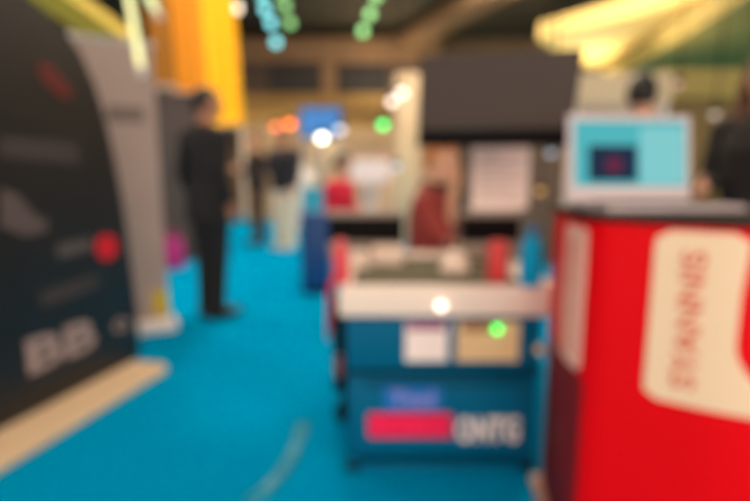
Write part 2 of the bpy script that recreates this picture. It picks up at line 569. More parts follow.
# ------------------------------------------------------------------ black arched display on the left
A0, B0 = G(0, 438), G(140, 363)
dr = (B0 - A0); dr.z = 0; dr.normalize()
nrm = Vector((dr.y, -dr.x, 0))        # towards the aisle
if nrm.x < 0:
    nrm = -nrm
def on_plane(px, py, off=0.0):
    r = ray(px, py)
    o = Vector((0, 0, EYE))
    q = A0 + nrm * off
    t = (q - o).dot(nrm) / r.dot(nrm)
    return o + r * t
edge = [(139, 350), (137, 310), (132, 272), (127, 232), (121, 192), (114, 155), (105, 118), (95, 85), (82, 55), (64, 28), (38, 4), (4, -18), (-40, -36)]
pts = [on_plane(*e) for e in edge]
pts[0].z = .036
s0 = pts[-1]
top_back = A0 - dr * 1.0
loop = pts + [Vector((top_back.x, top_back.y, s0.z + .02)), Vector((top_back.x, top_back.y, .036))]
base = (A0 + B0) / 2
base.z = 0
disp = empty('display_panel', 'tall black display panel with arched edge on a cream base, left', 'display panel', base)
link('panel', PR(loop, -nrm * .09), M_black, disp, base=base)
# cream base running along the carpet
foot = bmesh.new()
e0, e1 = A0 - dr * 1.1, B0 - dr * .04
w0, w1 = .25, .25
corn = [e0 + nrm * w0, e1 - dr * .05 + nrm * w1, e1 + dr * .0 + nrm * (w1 - .05), e1 - nrm * .12, e0 - nrm * .12]
prism(foot, corn, (0, 0, .035))
o = link('base', foot, M_creamw, disp, base=base, smooth=False)
bv = o.modifiers.new('b', 'BEVEL'); bv.width = .012; bv.segments = 3
# marks on the panel
def mark(name, m, pix, off=.004):
    c = [on_plane(a, b, off) for a, b in pix]
    return link(name, PR(c, -nrm * .003), m, disp, base=base, smooth=False)
def disc(px, py, rx, ry, n=24):
    return [(px + rx * math.cos(2 * PI * k / n), py + ry * math.sin(2 * PI * k / n)) for k in range(n)]
mark('red_dot', mat('red_print', (226, 14, 34), .5), disc(107, 247, 11, 13))
mark('dark_red_print', mat('dark_red_print', (112, 26, 26), .5), [(38, 62), (50, 64), (72, 90), (70, 100), (60, 96), (42, 80)])
M_greyp = mat('grey_print', (150, 132, 128), .6)
M_dgreyp = mat('dim_grey_print', (66, 58, 56), .6)
mark('grey_stripe', M_dgreyp, [(0, 136), (78, 142), (80, 164), (0, 158)])
mark('grey_blot', mat('mid_grey_print', (98, 84, 82), .6), [(0, 188), (18, 194), (32, 212), (48, 222), (46, 232), (24, 236), (0, 226)])
mark('grey_bar', M_dgreyp, [(40, 292), (98, 274), (100, 286), (42, 308)])
mark('caption_bar', mat('caption_print', (92, 84, 82), .6), [(58, 244), (92, 238), (92, 250), (58, 258)])
def wall_text(s, px, py, h, w, m, name):
    bm = text_bm(s, h, w, .003, .03)
    c = on_plane(px, py, .004)
    upright(bm, c, dr, (0, 0, 1))
    return link(name, bm, m, disp, base=base, smooth=False)
wall_text('BB', 64, 344, .16, .40, mat('pale_print', (172, 150, 146), .6), 'lettering')
wall_text('O', 121, 325, .07, .11, mat('pale_print', (206, 182, 176)), 'emblem')
# rounded emblem print under the dot

# ------------------------------------------------------------------ white roll-up banner behind it
c0 = G(170, 329)
hx = Vector((dr.x, dr.y, 0))
ru = empty('banner_stand', 'pale roll-up banner stand between the black display and the suited man', 'banner stand', (c0.x, c0.y, 0))
lx = Vector((-1.0, -.55, 0)).normalized()
def rl(a, b, z):
    return Vector((lx.x * a - lx.y * b * -1, lx.y * a + lx.x * b * -1, z))
bm = bmesh.new()
prism(bm, [rl(-.05, -.1, .0), rl(.8, -.1, .0), rl(.8, .1, .0), rl(-.05, .1, .0)], (0, 0, .09))
o = link('base', bm, M_white, ru, smooth=False)
bv = o.modifiers.new('b', 'BEVEL'); bv.width = .03; bv.segments = 4
M_beigeg = mat('pale_beige_print', (176, 154, 144), .6, noise=.12, scale=3)
bm = bmesh.new()
prism(bm, [rl(0, -.004, .09), rl(.75, -.004, .09), rl(.75, .004, .09), rl(0, .004, .09)], (0, 0, 1.86))
link('banner', bm, M_beigeg, ru, smooth=False)
bm = bmesh.new()
prism(bm, [rl(.0, .005, .12), rl(.1, .005, .12), rl(.1, .009, .12), rl(.0, .009, .12)], (0, 0, .17))
prism(bm, [rl(.0, -.005, .12), rl(.1, -.005, .12), rl(.1, -.009, .12), rl(.0, -.009, .12)], (0, 0, .17))
link('yellow_print', bm, mat('yellow_print', (214, 178, 22), .6), ru, smooth=False)
bm = bmesh.new()
for q in (-.005, .005):
    prism(bm, [rl(.08, q, 1.45), rl(.3, q, 1.45), rl(.3, q * 1.8, 1.45), rl(.08, q * 1.8, 1.45)], (0, 0, .1))
link('dark_print', bm, mat('grey_brown_print', (120, 104, 96), .6), ru, smooth=False)
bm = bmesh.new()
tube(bm, [rl(-.005, 0, 1.96), rl(.755, 0, 1.96)], [.018, .018])
link('top_rail', bm, M_steel, ru)

# ------------------------------------------------------------------ dark grey stand wall behind the man
a, b_ = G(118, 262), G(200, 262)
t = empty('partition_wall', 'dark grey stand wall behind the man in the suit', 'partition', ((a.x + b_.x) / 2 - .4, a.y + .2, 0))
link('panel', B(-1.25, -.06, 0, .95, .06, 2.15), M_darkgrey, t, smooth=False)
link('header', B(-1.25, -.07, 2.15, .95, .07, 2.55), mat('header_beige', (168, 142, 122), .7), t, smooth=False)
for x in (-1.27, .95):
    link('post', B(x, -.08, 0, x + .05, .08, 2.6, .005), M_steel, t)
# magenta bag
g = G(173, 268)
t = empty('bag', 'magenta carrier bag standing on the carpet behind the pale banner', 'bag', (g.x, g.y, 0))
bm = bmesh.new()
box(bm, -.13, -.07, 0, .13, .07, .36, .012)
for v in bm.verts:
    k = v.co.z / .36
    v.co.x *= 1 - .08 * k
    v.co.y *= 1 - .25 * k
link('pouch', bm, mat('magenta_plastic', (196, 30, 130), .5, noise=.08, scale=12), t)
for s in (-1, 1):
    link('handle', T([(-.06, .045 * s, .34), (-.05, .045 * s, .43), (0, .045 * s, .46), (.05, .045 * s, .43), (.06, .045 * s, .34)], [.006] * 5, n=8), mat('magenta_plastic', (196, 30, 130)), t)

# ------------------------------------------------------------------ hanging amber and yellow fabric drops
def drop(label, x0, x1, y1, Y, ztop, m, skew=0.0, dx=0):
    a, b = P(x0, y1, Y), P(x1, y1, Y)
    t = empty('hanging_banner', label, 'banner', ((a.x + b.x) / 2, Y, a.z), 0, None)
    w = (b.x - a.x) / 2
    h = ztop - a.z
    bm = bmesh.new()
    n = 18
    fr, bk = [], []
    for j in range(9):
        z = h * j / 8
        fr.append([bm.verts.new((-w + 2 * w * i / n + dx * j / 8, -.006 + .02 * math.sin(i * 1.3) * (1 - j / 9), z)) for i in range(n + 1)])
        bk.append([bm.verts.new((-w + 2 * w * i / n + dx * j / 8, .006 + .02 * math.sin(i * 1.3) * (1 - j / 9), z)) for i in range(n + 1)])
    for j in range(8):
        for i in range(n):
            bm.faces.new((fr[j][i], fr[j][i + 1], fr[j + 1][i + 1], fr[j + 1][i]))
            bm.faces.new((bk[j][i], bk[j + 1][i], bk[j + 1][i + 1], bk[j][i + 1]))
    for j in range(8):
        for i in (0, n):
            bm.faces.new((fr[j][i], fr[j + 1][i], bk[j + 1][i], bk[j][i]))
    for i in range(n):
        for j in (0, 8):
            bm.faces.new((fr[j][i], fr[j][i + 1], bk[j][i + 1], bk[j][i]))
    link('fabric', bm, m, t)
    link('bottom_rail', T([(-w, 0, 0), (w, 0, 0)], [.015, .015]), M_steel, t)
    link('top_rail', T([(-w + dx, 0, h), (w + dx, 0, h)], [.015, .015]), M_steel, t)
    for s in (-.8, .8):
        link('wire', T([(w * s + dx, 0, h), (w * s + dx, 0, 5.2 - a.z - .001)], [.004, .004], n=6), M_steel, t)
    return t
M_amber = mat('amber_fabric', (214, 140, 26), .8, noise=.06, scale=3)
M_dkamb = mat('dark_amber_fabric', (150, 98, 26), .8, noise=.06, scale=3)
M_yel = mat('yellow_fabric', (250, 186, 22), .8, noise=.06, scale=3)
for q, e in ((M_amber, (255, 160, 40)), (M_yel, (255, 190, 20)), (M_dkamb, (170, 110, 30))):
    b_ = q.node_tree.nodes['Principled BSDF']     # weak glow added to the fabric in place of light coming through it
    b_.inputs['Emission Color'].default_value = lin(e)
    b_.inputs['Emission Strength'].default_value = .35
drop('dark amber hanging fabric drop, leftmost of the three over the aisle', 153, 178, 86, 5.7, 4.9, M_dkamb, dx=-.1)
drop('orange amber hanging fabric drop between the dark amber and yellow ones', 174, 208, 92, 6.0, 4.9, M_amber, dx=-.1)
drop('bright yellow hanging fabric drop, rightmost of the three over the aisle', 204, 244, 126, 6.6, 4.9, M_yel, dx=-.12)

# ------------------------------------------------------------------ red counter
path = [(0.592, 1.64), (0.576, 1.54), (0.553, 1.42), (0.545, 1.32), (0.552, 1.275), (0.575, 1.24), (0.62, 1.205), (0.70, 1.148), (0.81, 1.075), (0.95, 1.02), (1.12, 1.0), (1.32, 1.04), (1.48, 1.16), (1.56, 1.34), (1.56, 1.64)]
def catmull(ps, k=6):
    ps = [Vector((a, b, 0)) for a, b in ps]
    out = []
    for i in range(len(ps) - 1):
        p0, p1, p2, p3 = ps[max(i - 1, 0)], ps[i], ps[i + 1], ps[min(i + 2, len(ps) - 1)]
        for j in range(k):
            t = j / k
            out.append(.5 * ((2 * p1) + (p2 - p0) * t + (2 * p0 - 5 * p1 + 4 * p2 - p3) * t * t + (3 * p1 - p0 - 3 * p2 + p3) * t ** 3))
    out.append(ps[-1])
    return out
CP = catmull(path)
SL = [0.0]
for a, b in zip(CP, CP[1:]):
    SL.append(SL[-1] + (b - a).length)
def at_s(s, off=0.0):
    for i in range(len(CP) - 1):
        if SL[i + 1] >= s or i == len(CP) - 2:
            t = (s - SL[i]) / (SL[i + 1] - SL[i])
            p = CP[i].lerp(CP[i + 1], t)
            d = (CP[i + 1] - CP[i]).normalized()
            n = Vector((d.y, -d.x, 0))
            if n.dot(Vector((1.05, 1.42, 0)) - p) > 0:
                n = -n
            return p + n * off
def s_of_px(px, lo, hi):
    best, bs = 1e9, lo
    for i in range(400):
        s = lo + (hi - lo) * i / 399
        q = at_s(s)
        qq = Vector((q.x, q.y, .8 - EYE))
        depth = qq.y * cp - qq.z * sp
        x = CX + F * qq.x / depth
        if abs(x - px) < best:
            best, bs = abs(x - px), s
    return bs
i_corner = 4 * 6
s_corner = SL[i_corner]
s_mid = SL[10 * 6]
cb = Vector((1.08, 1.45, 0))
ctr = empty('counter', 'curved glossy red promotional counter with cream lettered panels', 'counter', cb)
loop = [Vector((p.x, p.y, .03)) for p in CP]
link('shell', PR(loop, (0, 0, .956)), M_red, ctr, base=cb)
def grow(off, z0, h):
    q = [at_s(SL[i], off) for i in range(len(CP))]
    q[0].y += off; q[-1].y += off
    return PR([Vector((p.x, p.y, z0)) for p in q], (0, 0, h))
link('countertop', grow(.008, .987, .013), mat('charcoal_top', (34, 28, 26), .7, spec=.08), ctr, base=cb)
link('plinth', grow(.03, .0, .03), mat('pale_plinth', (214, 170, 150), .5), ctr, base=cb)

def patch(name, m, smin, smax, z0, z1, rnd=.03, off=.003, right=None, n=24):
    """thin sheet lying on the counter's curved side, with rounded corners"""
    bm = bmesh.new()
    rows = []
    for j in range(n + 1):
        z = z0 + (z1 - z0) * j / n
        cut = 0
        dz = min(z - z0, z1 - z)
        if dz < rnd:
            cut = rnd - math.sqrt(max(0, rnd * rnd - (rnd - dz) ** 2))
        a, b = smin + cut, (right(z) if right else smax) - cut
        rows.append([(at_s(a + (b - a) * i / 16, off), at_s(a + (b - a) * i / 16, .0005), z) for i in range(17)])
    fv = [[bm.verts.new((p.x, p.y, z)) for p, q, z in r] for r in rows]
    bv_ = [[bm.verts.new((q.x, q.y, z)) for p, q, z in r] for r in rows]
    for j in range(n):
        for i in range(16):
            bm.faces.new((fv[j][i], fv[j][i + 1], fv[j + 1][i + 1], fv[j + 1][i]))
            bm.faces.new((bv_[j][i], bv_[j + 1][i], bv_[j + 1][i + 1], bv_[j][i + 1]))
        for i in (0, 16):
            bm.faces.new((fv[j][i], fv[j + 1][i], bv_[j + 1][i], bv_[j][i]))
    for i in range(16):
        for j in (0, n):
            bm.faces.new((fv[j][i], fv[j][i + 1], bv_[j][i + 1], bv_[j][i]))
    return link(name, bm, m, ctr, base=cb)

def counter_text(s, s_at, zc, length, height, m, name, off=.0045):
    bm = text_bm(s, height, length, .0015, .02)
    for v in bm.verts:
        x, y, d = v.co
        q = at_s(s_at - y, off + d)
        v.co = Vector((q.x, q.y, zc + x))
    return link(name, bm, m, ctr, base=cb, smooth=False)
sa = s_of_px(651, s_corner, s_mid)
sb = s_of_px(737, s_corner, s_mid)
def right_edge(z):
    k = (z - .56) / .4
    return sb + .004 + .03 * max(0, k - .7) + .9 * max(0, .42 - k) ** 2
M_label = mat('cream_label', (250, 218, 182), .5)
patch('front_label', M_label, sa, sb, .56, .974, .03, right=right_edge)
M_lred = mat('faded_red_print', (226, 110, 84), .5)
st = s_of_px(690, s_corner, s_mid)
counter_text('SYANNIS', st, .765, .33, .05, M_lred, 'lettering')
sl0, sl1 = s_of_px(590, SL[12], s_corner), s_of_px(566, SL[6], SL[24])
sl0, sl1 = s_corner - .006, s_corner - .16
patch('side_panel', mat('maroon_side', (128, 36, 42), .6, spec=.1), .012, s_corner + .008, .035, .575, .02, off=.0015)  # thin sheet, darker maroon than the shell, over the lower left side
patch('side_label', mat('pale_side_label', (255, 200, 184), .5), sl1, sl0, .58, .965, .01)
counter_text('SYANNIS', (sl0 + sl1) / 2, .77, .32, .05, M_lred, 'side_lettering')

# laptop on the counter
lb = P(632, 206, 1.6)
lap = empty('laptop', 'open silver laptop with cyan screen on the red counter', 'laptop', (lb.x, 1.6, 1.0), math.radians(4))
W2, HH = .205, .275
link('keyboard_base', B(-W2, -.22, .0, W2, .015, .018, .006), M_silver, lap)
bm = bmesh.new()
for r in range(5):
    for k in range(13):
        x = -.17 + k * .0265
        y = -.17 + r * .026
        box(bm, x, y, .018, x + .022, y + .021, .0205)
link('keys', bm, M_blackp, lap, smooth=False)
tilt = Matrix.Translation((0, .012, .02)) @ Matrix.Rotation(math.radians(-8), 4, 'X')
def lid(name, m, x0, z0, x1, z1, y0, y1, bev=0):
    bm = B(x0, y0, z0, x1, y1, z1, bev)
    bmesh.ops.transform(bm, matrix=tilt, verts=bm.verts)
    return link(name, bm, m, lap, smooth=False)
lid('lid', M_silver, -W2, 0, W2, HH, 0, .01, .004)
def lx_(px): return -W2 + (px - 568) / 124.0 * 2 * W2
def lz_(py): return (206 - py) / 84.0 * HH
sc = lid('screen', glow('screen_cyan', (84, 196, 206), .75), lx_(574), lz_(192), lx_(686), lz_(128), -.002, 0)
def scr(name, m, a, b, c, d, y=-.003):
    o = lid(name, m, lx_(a), lz_(d), lx_(c), lz_(b), y, y + .001)
    o.parent = sc
    return o
scr('window_dark', glow('screen_navy', (20, 42, 72), .8), 588, 152, 637, 187)
scr('side_pane', glow('screen_pale', (134, 214, 218), .8), 640, 134, 684, 190)
bm = bmesh.new()
n = 20
prism(bm, [Vector((lx_(613) + .026 * math.cos(2 * PI * k / n), -.0045, lz_(171) + .026 * math.sin(2 * PI * k / n))) for k in range(n)], (0, .001, 0))
bmesh.ops.transform(bm, matrix=tilt, verts=bm.verts)
link('red_disc', bm, glow('screen_red', (110, 30, 64), .8), sc, smooth=False)

# ------------------------------------------------------------------ blue cart
Y0 = 1.70
tl, tr = P(338, 286, Y0), P(562, 286, Y0)
WT = tl.z                                  # height of the worktop
WB = P(400, 318, Y0).z
bl_, br_ = P(346, 340, Y0 + .04).x, P(541, 340, Y0 + .04).x
Yb = Y0 + .82
cc = Vector(((bl_ + br_) / 2, (Y0 + Yb) / 2, 0))
cart = empty('tool_cart', 'teal blue workshop cart with cream worktop and printed drawer front', 'cart', cc)
def cpart(name, bm, m, smooth=True, parent=None):
    return link(name, bm, m, parent or cart, smooth=smooth, base=cc)
cpart('worktop', B(tl.x, Y0, WB + .004, tr.x, Yb, WT, .008), M_cream)
yf = Y0 + .04
zm = P(400, 370, yf).z                     # lip between upper bay and drawer
zb = P(400, 458, yf).z
cpart('upper_body', B(bl_, yf, zm, br_, Yb - .03, WB + .003, .004), M_teal)
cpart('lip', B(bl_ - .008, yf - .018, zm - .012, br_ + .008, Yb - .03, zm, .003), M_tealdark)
cpart('lower_body', B(bl_, yf + .02, zb, br_, Yb - .03, zm - .013, .004), M_teal)
dx0, dx1 = P(352, 400, yf).x, P(535, 400, yf).x
dw = cpart('drawer', B(dx0, yf - .002, zb + .012, dx1, yf + .019, zm - .024, .005), M_teal)
cpart('handle', T([(dx0 + .05, yf - .0, zm - .045), (dx0 + .06, yf - .016, zm - .045), (dx1 - .06, yf - .016, zm - .045), (dx1 - .05, yf, zm - .045)], [.005] * 4, n=8), M_tealdark, parent=dw)
for x in (bl_, br_ - .045):
    for y in (yf, Yb - .08):
        cpart('leg', B(x, y, .03, x + .045, y + .045, zb - .001, .004), M_teal)
        cpart('foot', L([(0, 0), (.03, 0), (.03, .012), (.012, .02), (.012, .03), (0, .03)], (x + .0225, y + .0225, 0), 18), M_blackp)
cpart('skid', B(bl_ + .046, yf + .0, .03, br_ - .046, yf + .03, P(400, 476, yf).z, .003), M_teal)
# prints on the drawer
def cprint(name, m, a, b, c, d, Y, th=.002, rnd=0, parent=None):
    p0, p1 = P(a, d, Y), P(c, b, Y)
    bm = B(p0.x, Y - th, p0.z, p1.x, Y, p1.z)
    return cpart(name, bm, m, smooth=False, parent=parent)
def ctext(s, a, b, c, d, Y, m, name, parent, bold=.02):
    p0, p1 = P(a, d, Y), P(c, b, Y)
    bm = text_bm(s, p1.z - p0.z, p1.x - p0.x, .0015, bold)
    upright(bm, ((p0.x + p1.x) / 2, Y, (p0.z + p1.z) / 2))
    return cpart(name, bm, m, smooth=False, parent=parent)
Yd = yf - .003
cprint('blue_badge', mat('blue_print', (20, 110, 196), .5), 384, 387, 442, 410, Yd, parent=dw)
ctext('Tool', 392, 391, 434, 407, Yd - .003, mat('lilac_print', (150, 140, 214), .5), 'badge_lettering', dw)
cprint('red_bar', mat('red_bar_print', (236, 0, 76), .5), 368, 413, 452, 437, Yd, parent=dw)
ctext('ROSSA', 374, 417, 447, 433, Yd - .003, mat('bright_red_print', (255, 30, 90), .5), 'bar_lettering', dw)
ctext('ONTG', 456, 417, 520, 442, Yd - .003, M_paper, 'lettering', dw, .035)
Yu = yf - .001
lw = cprint('white_label', M_paper, 405, 321, 448, 361, Yu)
cprint('purple_heading', mat('purple_print', (150, 66, 110), .6), 407, 322, 446, 330, Yu - .003, parent=lw)
lb2 = cprint('beige_label', mat('beige_paper', (232, 196, 148), .7), 456, 321, 520, 361, Yu)
cprint('brown_picture', mat('brown_print', (160, 112, 70), .7), 462, 322, 500, 332, Yu - .003, parent=lb2)
# indicators and knob
def bulbL(col, a_px, R=10.5):
    """lamp strength that spreads over the out-of-focus disc"""
    return (R / a_px) ** 2
def led(name, px, py, Y, col, gain, a=4.0, parent=None):
    p = P(px, py, Y)
    r = a * Y / F
    return cpart(name, S(p, r), glow('led_%d_%d' % (px, py), col, gain * bulbL(col, a)), parent=parent)
led('indicator_lamp', 441, 306, Y0 - .008, (255, 236, 214), .62)
led('green_lamp', 497, 329, Yu - .012, (0, 240, 90), .66)
kp = P(540, 350, yf - .02)
cpart('knob', S((kp.x, kp.y, kp.z), .026), mat('polished_steel', (230, 206, 180), .2, .7))
# black side panel with handle
sx = bl_ - .003
cpart('side_panel', B(sx - .065, yf + .24, .2, sx, Yb - .1, WB - .02, .006), M_blackp)
cpart('caster', L([(0, 0), (.03, .0), (.04, .02), (.04, .06), (.03, .08), (.01, .09), (.01, .2), (0, .2)], (sx - .036, yf + .4, .0), 18), M_blackp)
cpart('side_hook', T([(sx - .04, yf + .24, .36), (sx - .04, yf + .2, .35), (sx - .04, yf + .19, .32), (sx - .04, yf + .2, .29)], [.016, .016, .016, .012], n=10), mat('rust_hook', (150, 66, 60), .5))

# things on the worktop
zt = WT + .0005
mt = B(tl.x + .05, Y0 + .025, 0, tr.x - .13, Yb - .25, .004, .001)
g0 = Vector((0, 0, zt))
bmesh.ops.translate(mt, verts=mt.verts, vec=g0)
tag(link('work_mat', mt, mat('olive_mat', (88, 84, 62), .8, noise=.2, scale=30), base=Vector(((tl.x + tr.x) / 2, Y0 + .3, zt))), 'dark olive mat lying on the cart worktop under the trays', 'mat')
zmat = zt + .0045

def on_top(px, py, z):
    return G(px, py, z)
# cream trays
for i, (px, py, w, h, lab) in enumerate([(357, 268, .10, .055, 'cream plastic tray on the olive mat, nearest the red cloth'), (386, 264, .13, .065, 'cream plastic tray on the olive mat, second from the red cloth')]):
    g = on_top(px, py, zmat)
    t = empty('tray', lab, 'tray', (g.x, g.y, zmat), math.radians(6 - 14 * i), 'cream trays')
    d_ = .13
    link('floor_plate', B(-w / 2, 0, 0, w / 2, d_, .006), M_cream, t, smooth=False)
    bm = bmesh.new()
    box(bm, -w / 2, 0, .006, w / 2, .006, h * .8); box(bm, -w / 2, d_ - .006, .006, w / 2, d_, h)
    box(bm, -w / 2, .006, .006, -w / 2 + .006, d_ - .006, h); box(bm, w / 2 - .006, .006, .006, w / 2, d_ - .006, h)
    link('rim', bm, M_cream, t, smooth=False)
    for k in range(3):
        pp = Vector((-w / 2 + .025 + k * (w - .05) / 2, .05 + .03 * (k % 2), .0065))
        tag(link('steel_part', L([(0, 0), (.012, 0), (.012, .03), (.008, .04), (0, .04)], (0, 0, 0), 16), M_steel, None), 'small turned steel part standing in a cream tray', 'machine part', 'steel parts in the trays')
        o = bpy.context.scene.collection.objects[-1]
        o.location = t.location + Matrix.Rotation(t.rotation_euler.z, 3, 'Z') @ pp
# cream domed bowl
g = on_top(456, 271, zmat)
bw = empty('bowl', 'upturned cream domed bowl on the cart worktop', 'bowl', (g.x, g.y + .03, zmat))
link('dome', L([(.056, 0), (.056, .008), (.054, .03), (.046, .055), (.03, .072), (.01, .08), (0, .081)]), M_cream, bw)
link('rim', L([(.05, 0), (.062, 0), (.062, .007), (.057, .009), (.05, .009)], n=32), M_cream, bw)
# red can, teal bottle
g = on_top(497, 281, zt)
cn = empty('can', 'red metal can on the cart worktop beside the teal bottle', 'can', (g.x, g.y, zt))
link('body', L([(0, 0), (.034, 0), (.037, .006), (.037, .13), (.033, .138), (0, .138)]), mat('coral_red', (226, 62, 64), .45), cn)
link('lid', L([(0, .1385), (.031, .1385), (.031, .146), (.026, .148), (0, .148)]), mat('coral_red', (226, 62, 64)), cn)
g = on_top(530, 285, zt)
bt = empty('bottle', 'tall cyan blue bottle standing on the cart worktop corner', 'bottle', (g.x, g.y, zt))
link('body', L([(0, 0), (.035, 0), (.038, .008), (.038, .125), (.034, .15), (.02, .168), (.016, .175), (0, .175)]), mat('cyan_plastic', (0, 162, 212), .5, spec=.15), bt)
link('cap', L([(0, .1755), (.02, .1755), (.02, .2), (.017, .204), (0, .204)]), mat('blue_cap', (10, 112, 170), .4), bt)
# red cloth hanging over the left front corner of the worktop
cl = bmesh.new()
xa = tl.x - .02
prof = [(xa + .05, zt + .006), (xa + .02, zt + .008), (xa + .006, zt + .006), (xa - .008, zt - .012), (xa - .012, WB - .0), (xa - .014, WB - .09)]
rows = []
for k in range(13):
    y = Y0 + .01 + .24 * k / 12
    rows.append([(x - (0 if j < 3 else 1) * abs(math.sin(k * 1.1)) * .012 * min(1, j / 3), y, z + (.004 * math.sin(k * .9) if j > 3 else 0)) for j, (x, z) in enumerate(prof)])
va = [[cl.verts.new(p) for p in r] for r in rows]
for k in range(12):
    for j in range(5):
        cl.faces.new((va[k][j], va[k][j + 1], va[k + 1][j + 1], va[k + 1][j]))
o = link('cloth', cl, M_redmat, base=Vector((xa, Y0 + .13, zt)))
tag(o, 'red cloth hanging over the left edge of the cart worktop', 'cloth')
so = o.modifiers.new('s', 'SOLIDIFY'); so.thickness = .003; so.offset = 0
g = on_top(341, 281, zt)
rc = empty('spray_can', 'pinkish red spray can on the worktop corner by the red cloth', 'spray can', (g.x + .0, g.y + .0, zt))
link('body', L([(0, 0), (.026, 0), (.028, .005), (.028, .11), (.024, .122), (0, .122)]), mat('pink_red', (232, 70, 84), .45), rc)
link('cap', L([(0, .1225), (.019, .1225), (.019, .15), (.015, .154), (0, .154)]), mat('pink_cap', (236, 96, 104), .5), rc)

# two black control boxes with grey tops
M_greytop = mat('warm_grey_metal', (150, 136, 126), .5)
def cbox(label, a, b, Yf):
    p0, p1 = P(a, 242, Yf), P(b, 217, Yf)
    t = empty('control_box', label, 'control box', ((p0.x + p1.x) / 2, Yf + .1, zt), 0, 'control boxes')
    w = (p1.x - p0.x) / 2
    z0, z1 = p0.z - zt, p1.z - zt
    link('base', B(-w, -.1, .0, w, .03, z0 - .0005, .003), M_greytop, t)
    link('housing', B(-w, -.1, z0, w, .03, z1, .004), M_blackp, t)
    link('top_plate', B(-w - .004, -.104, z1 + .0005, w + .004, .032, z1 + .022, .004), M_greytop, t)
    for k in range(3):
        link('knob', T([(-w + .05 + k * .04, -.1, (z0 + z1) / 2), (-w + .05 + k * .04, -.114, (z0 + z1) / 2)], [.009, .008], n=12), M_blackp, t)
    return z1 + .0225 + zt
Yc = 2.33
ztop = cbox('black control box with grey top at the left rear of the worktop', 328, 404, Yc)
cbox('black control box with grey top below the white notice, right rear', 463, 521, Yc)
# notice board on the right box
n0, n1 = P(471, 213, Yc + .05), P(530, 147, Yc + .05)
nt_ = empty('notice', 'white printed notice on a stand above the right control box', 'notice', ((n0.x + n1.x) / 2, Yc + .05, ztop + .0005))
w = (n1.x - n0.x) / 2
link('stand', B(-w * .7, -.03, 0, w * .7, .05, .01, .003), M_steel, nt_)
link('sheet', B(-w, -.004, .0105, w, .004, n1.z - ztop, .001), M_paper, nt_, smooth=False)
bm = bmesh.new()
for k in range(7):
    z = .05 + k * .032
    box(bm, -w * .75, -.0062, z, w * (.75 - .2 * (k % 3)), -.0045, z + .008)
link('text_lines', bm, mat('pale_grey_print', (206, 184, 178), .7), nt_, smooth=False)

# big dark monitor seen from behind, on a post rising from the cart's rear
c4 = [P(420, 56, 2.12), P(585, 48, 1.98), None, P(417, 147, 2.16)]
nn = (c4[1] - c4[0]).cross(c4[3] - c4[0]).normalized()
r = ray(570, 147)
o_ = Vector((0, 0, EYE))
c4[2] = o_ + r * ((c4[0] - o_).dot(nn) / r.dot(nn))
if nn.y < 0:
    nn = -nn
mc = sum(c4, Vector()) / 4
mb = Vector((mc.x, Yb - .05, zt))
mon = empty('monitor', 'large dark monitor with its back to us above the cart', 'monitor', mb)
M_monb = mat('monitor_back', (62, 49, 44), .6, noise=.05, scale=3)
o = link('back_cover', PR(c4, nn * .035), M_monb, mon, base=mb, smooth=False)
bv = o.modifiers.new('b', 'BEVEL'); bv.width = .006; bv.segments = 2
inn_ = [p.lerp(mc, .04) + nn * .0355 for p in c4]
link('screen', PR(inn_, nn * .003), mat('screen_glass', (14, 14, 16), .1), mon, base=mb, smooth=False)
lower = [c4[3].lerp(c4[0], .02), c4[2].lerp(c4[1], .02), c4[2].lerp(c4[1], .2).lerp(c4[3].lerp(c4[0], .2), .03), c4[3].lerp(c4[0], .2).lerp(c4[2], .03)]
link('lower_cover', PR([p - nn * .006 for p in lower], nn * .005), M_blackp, mon, base=mb, smooth=False)
px_, py_ = P(464, 180, 2.49).x, Yb - .022
link('post', T([(px_, py_, zt + .013), (px_, py_, mc.z)], [.015, .015], cap=False), M_blackp, mon, base=mb)
link('arm', T([(px_, py_, mc.z), (px_ * .5 + mc.x * .5, py_ - .1, mc.z), (mc.x, mc.y + .045, mc.z)], [.02, .02, .02]), M_blackp, mon, base=mb)
link('foot_plate', B(px_ - .035, py_ - .02, zt, px_ + .035, py_ + .02, zt + .012, .003), M_blackp, mon, base=mb)

# ------------------------------------------------------------------ taped cable on the carpet
cpx = [(246, 505), (266, 490), (281, 474), (292, 456), (299, 440), (303, 424)]
cg = [G(a, b) for a, b in cpx]
bm = bmesh.new()
va = []
for i, p in enumerate(cg):
    d = (cg[min(i + 1, 5)] - cg[max(i - 1, 0)]).normalized()
    n = Vector((d.y, -d.x, 0)) * .03
    va.append([bm.verts.new(p + n * k + Vector((0, 0, .003 + .006 * (1 - k * k)))) for k in (-1, -.5, 0, .5, 1)])
for a, b in zip(va, va[1:]):
    for k in range(4):
        bm.faces.new((a[k], a[k + 1], b[k + 1], b[k]))
cb0 = cg[2].copy(); cb0.z = 0
o = link('cable_cover', bm, mat('pale_teal_rubber', (0, 142, 176), .6), base=cb0)
tag(o, 'pale teal cable cover curving across the blue carpet', 'cable cover')
so = o.modifiers.new('s', 'SOLIDIFY'); so.thickness = .003; so.offset = -1
for i in (1, 3):
    p = cg[i].lerp(cg[i + 1], .3)
    d = (cg[i + 1] - cg[i]).normalized()
    n = Vector((d.y, -d.x, 0))
    link('tape', PR([p - d * .028 - n * .012, p + d * .028 - n * .012, p + d * .028 + n * .012, p - d * .028 + n * .012], (0, 0, .0115)), mat('silver_tape', (84, 164, 190), .5), o, base=cb0, smooth=False)

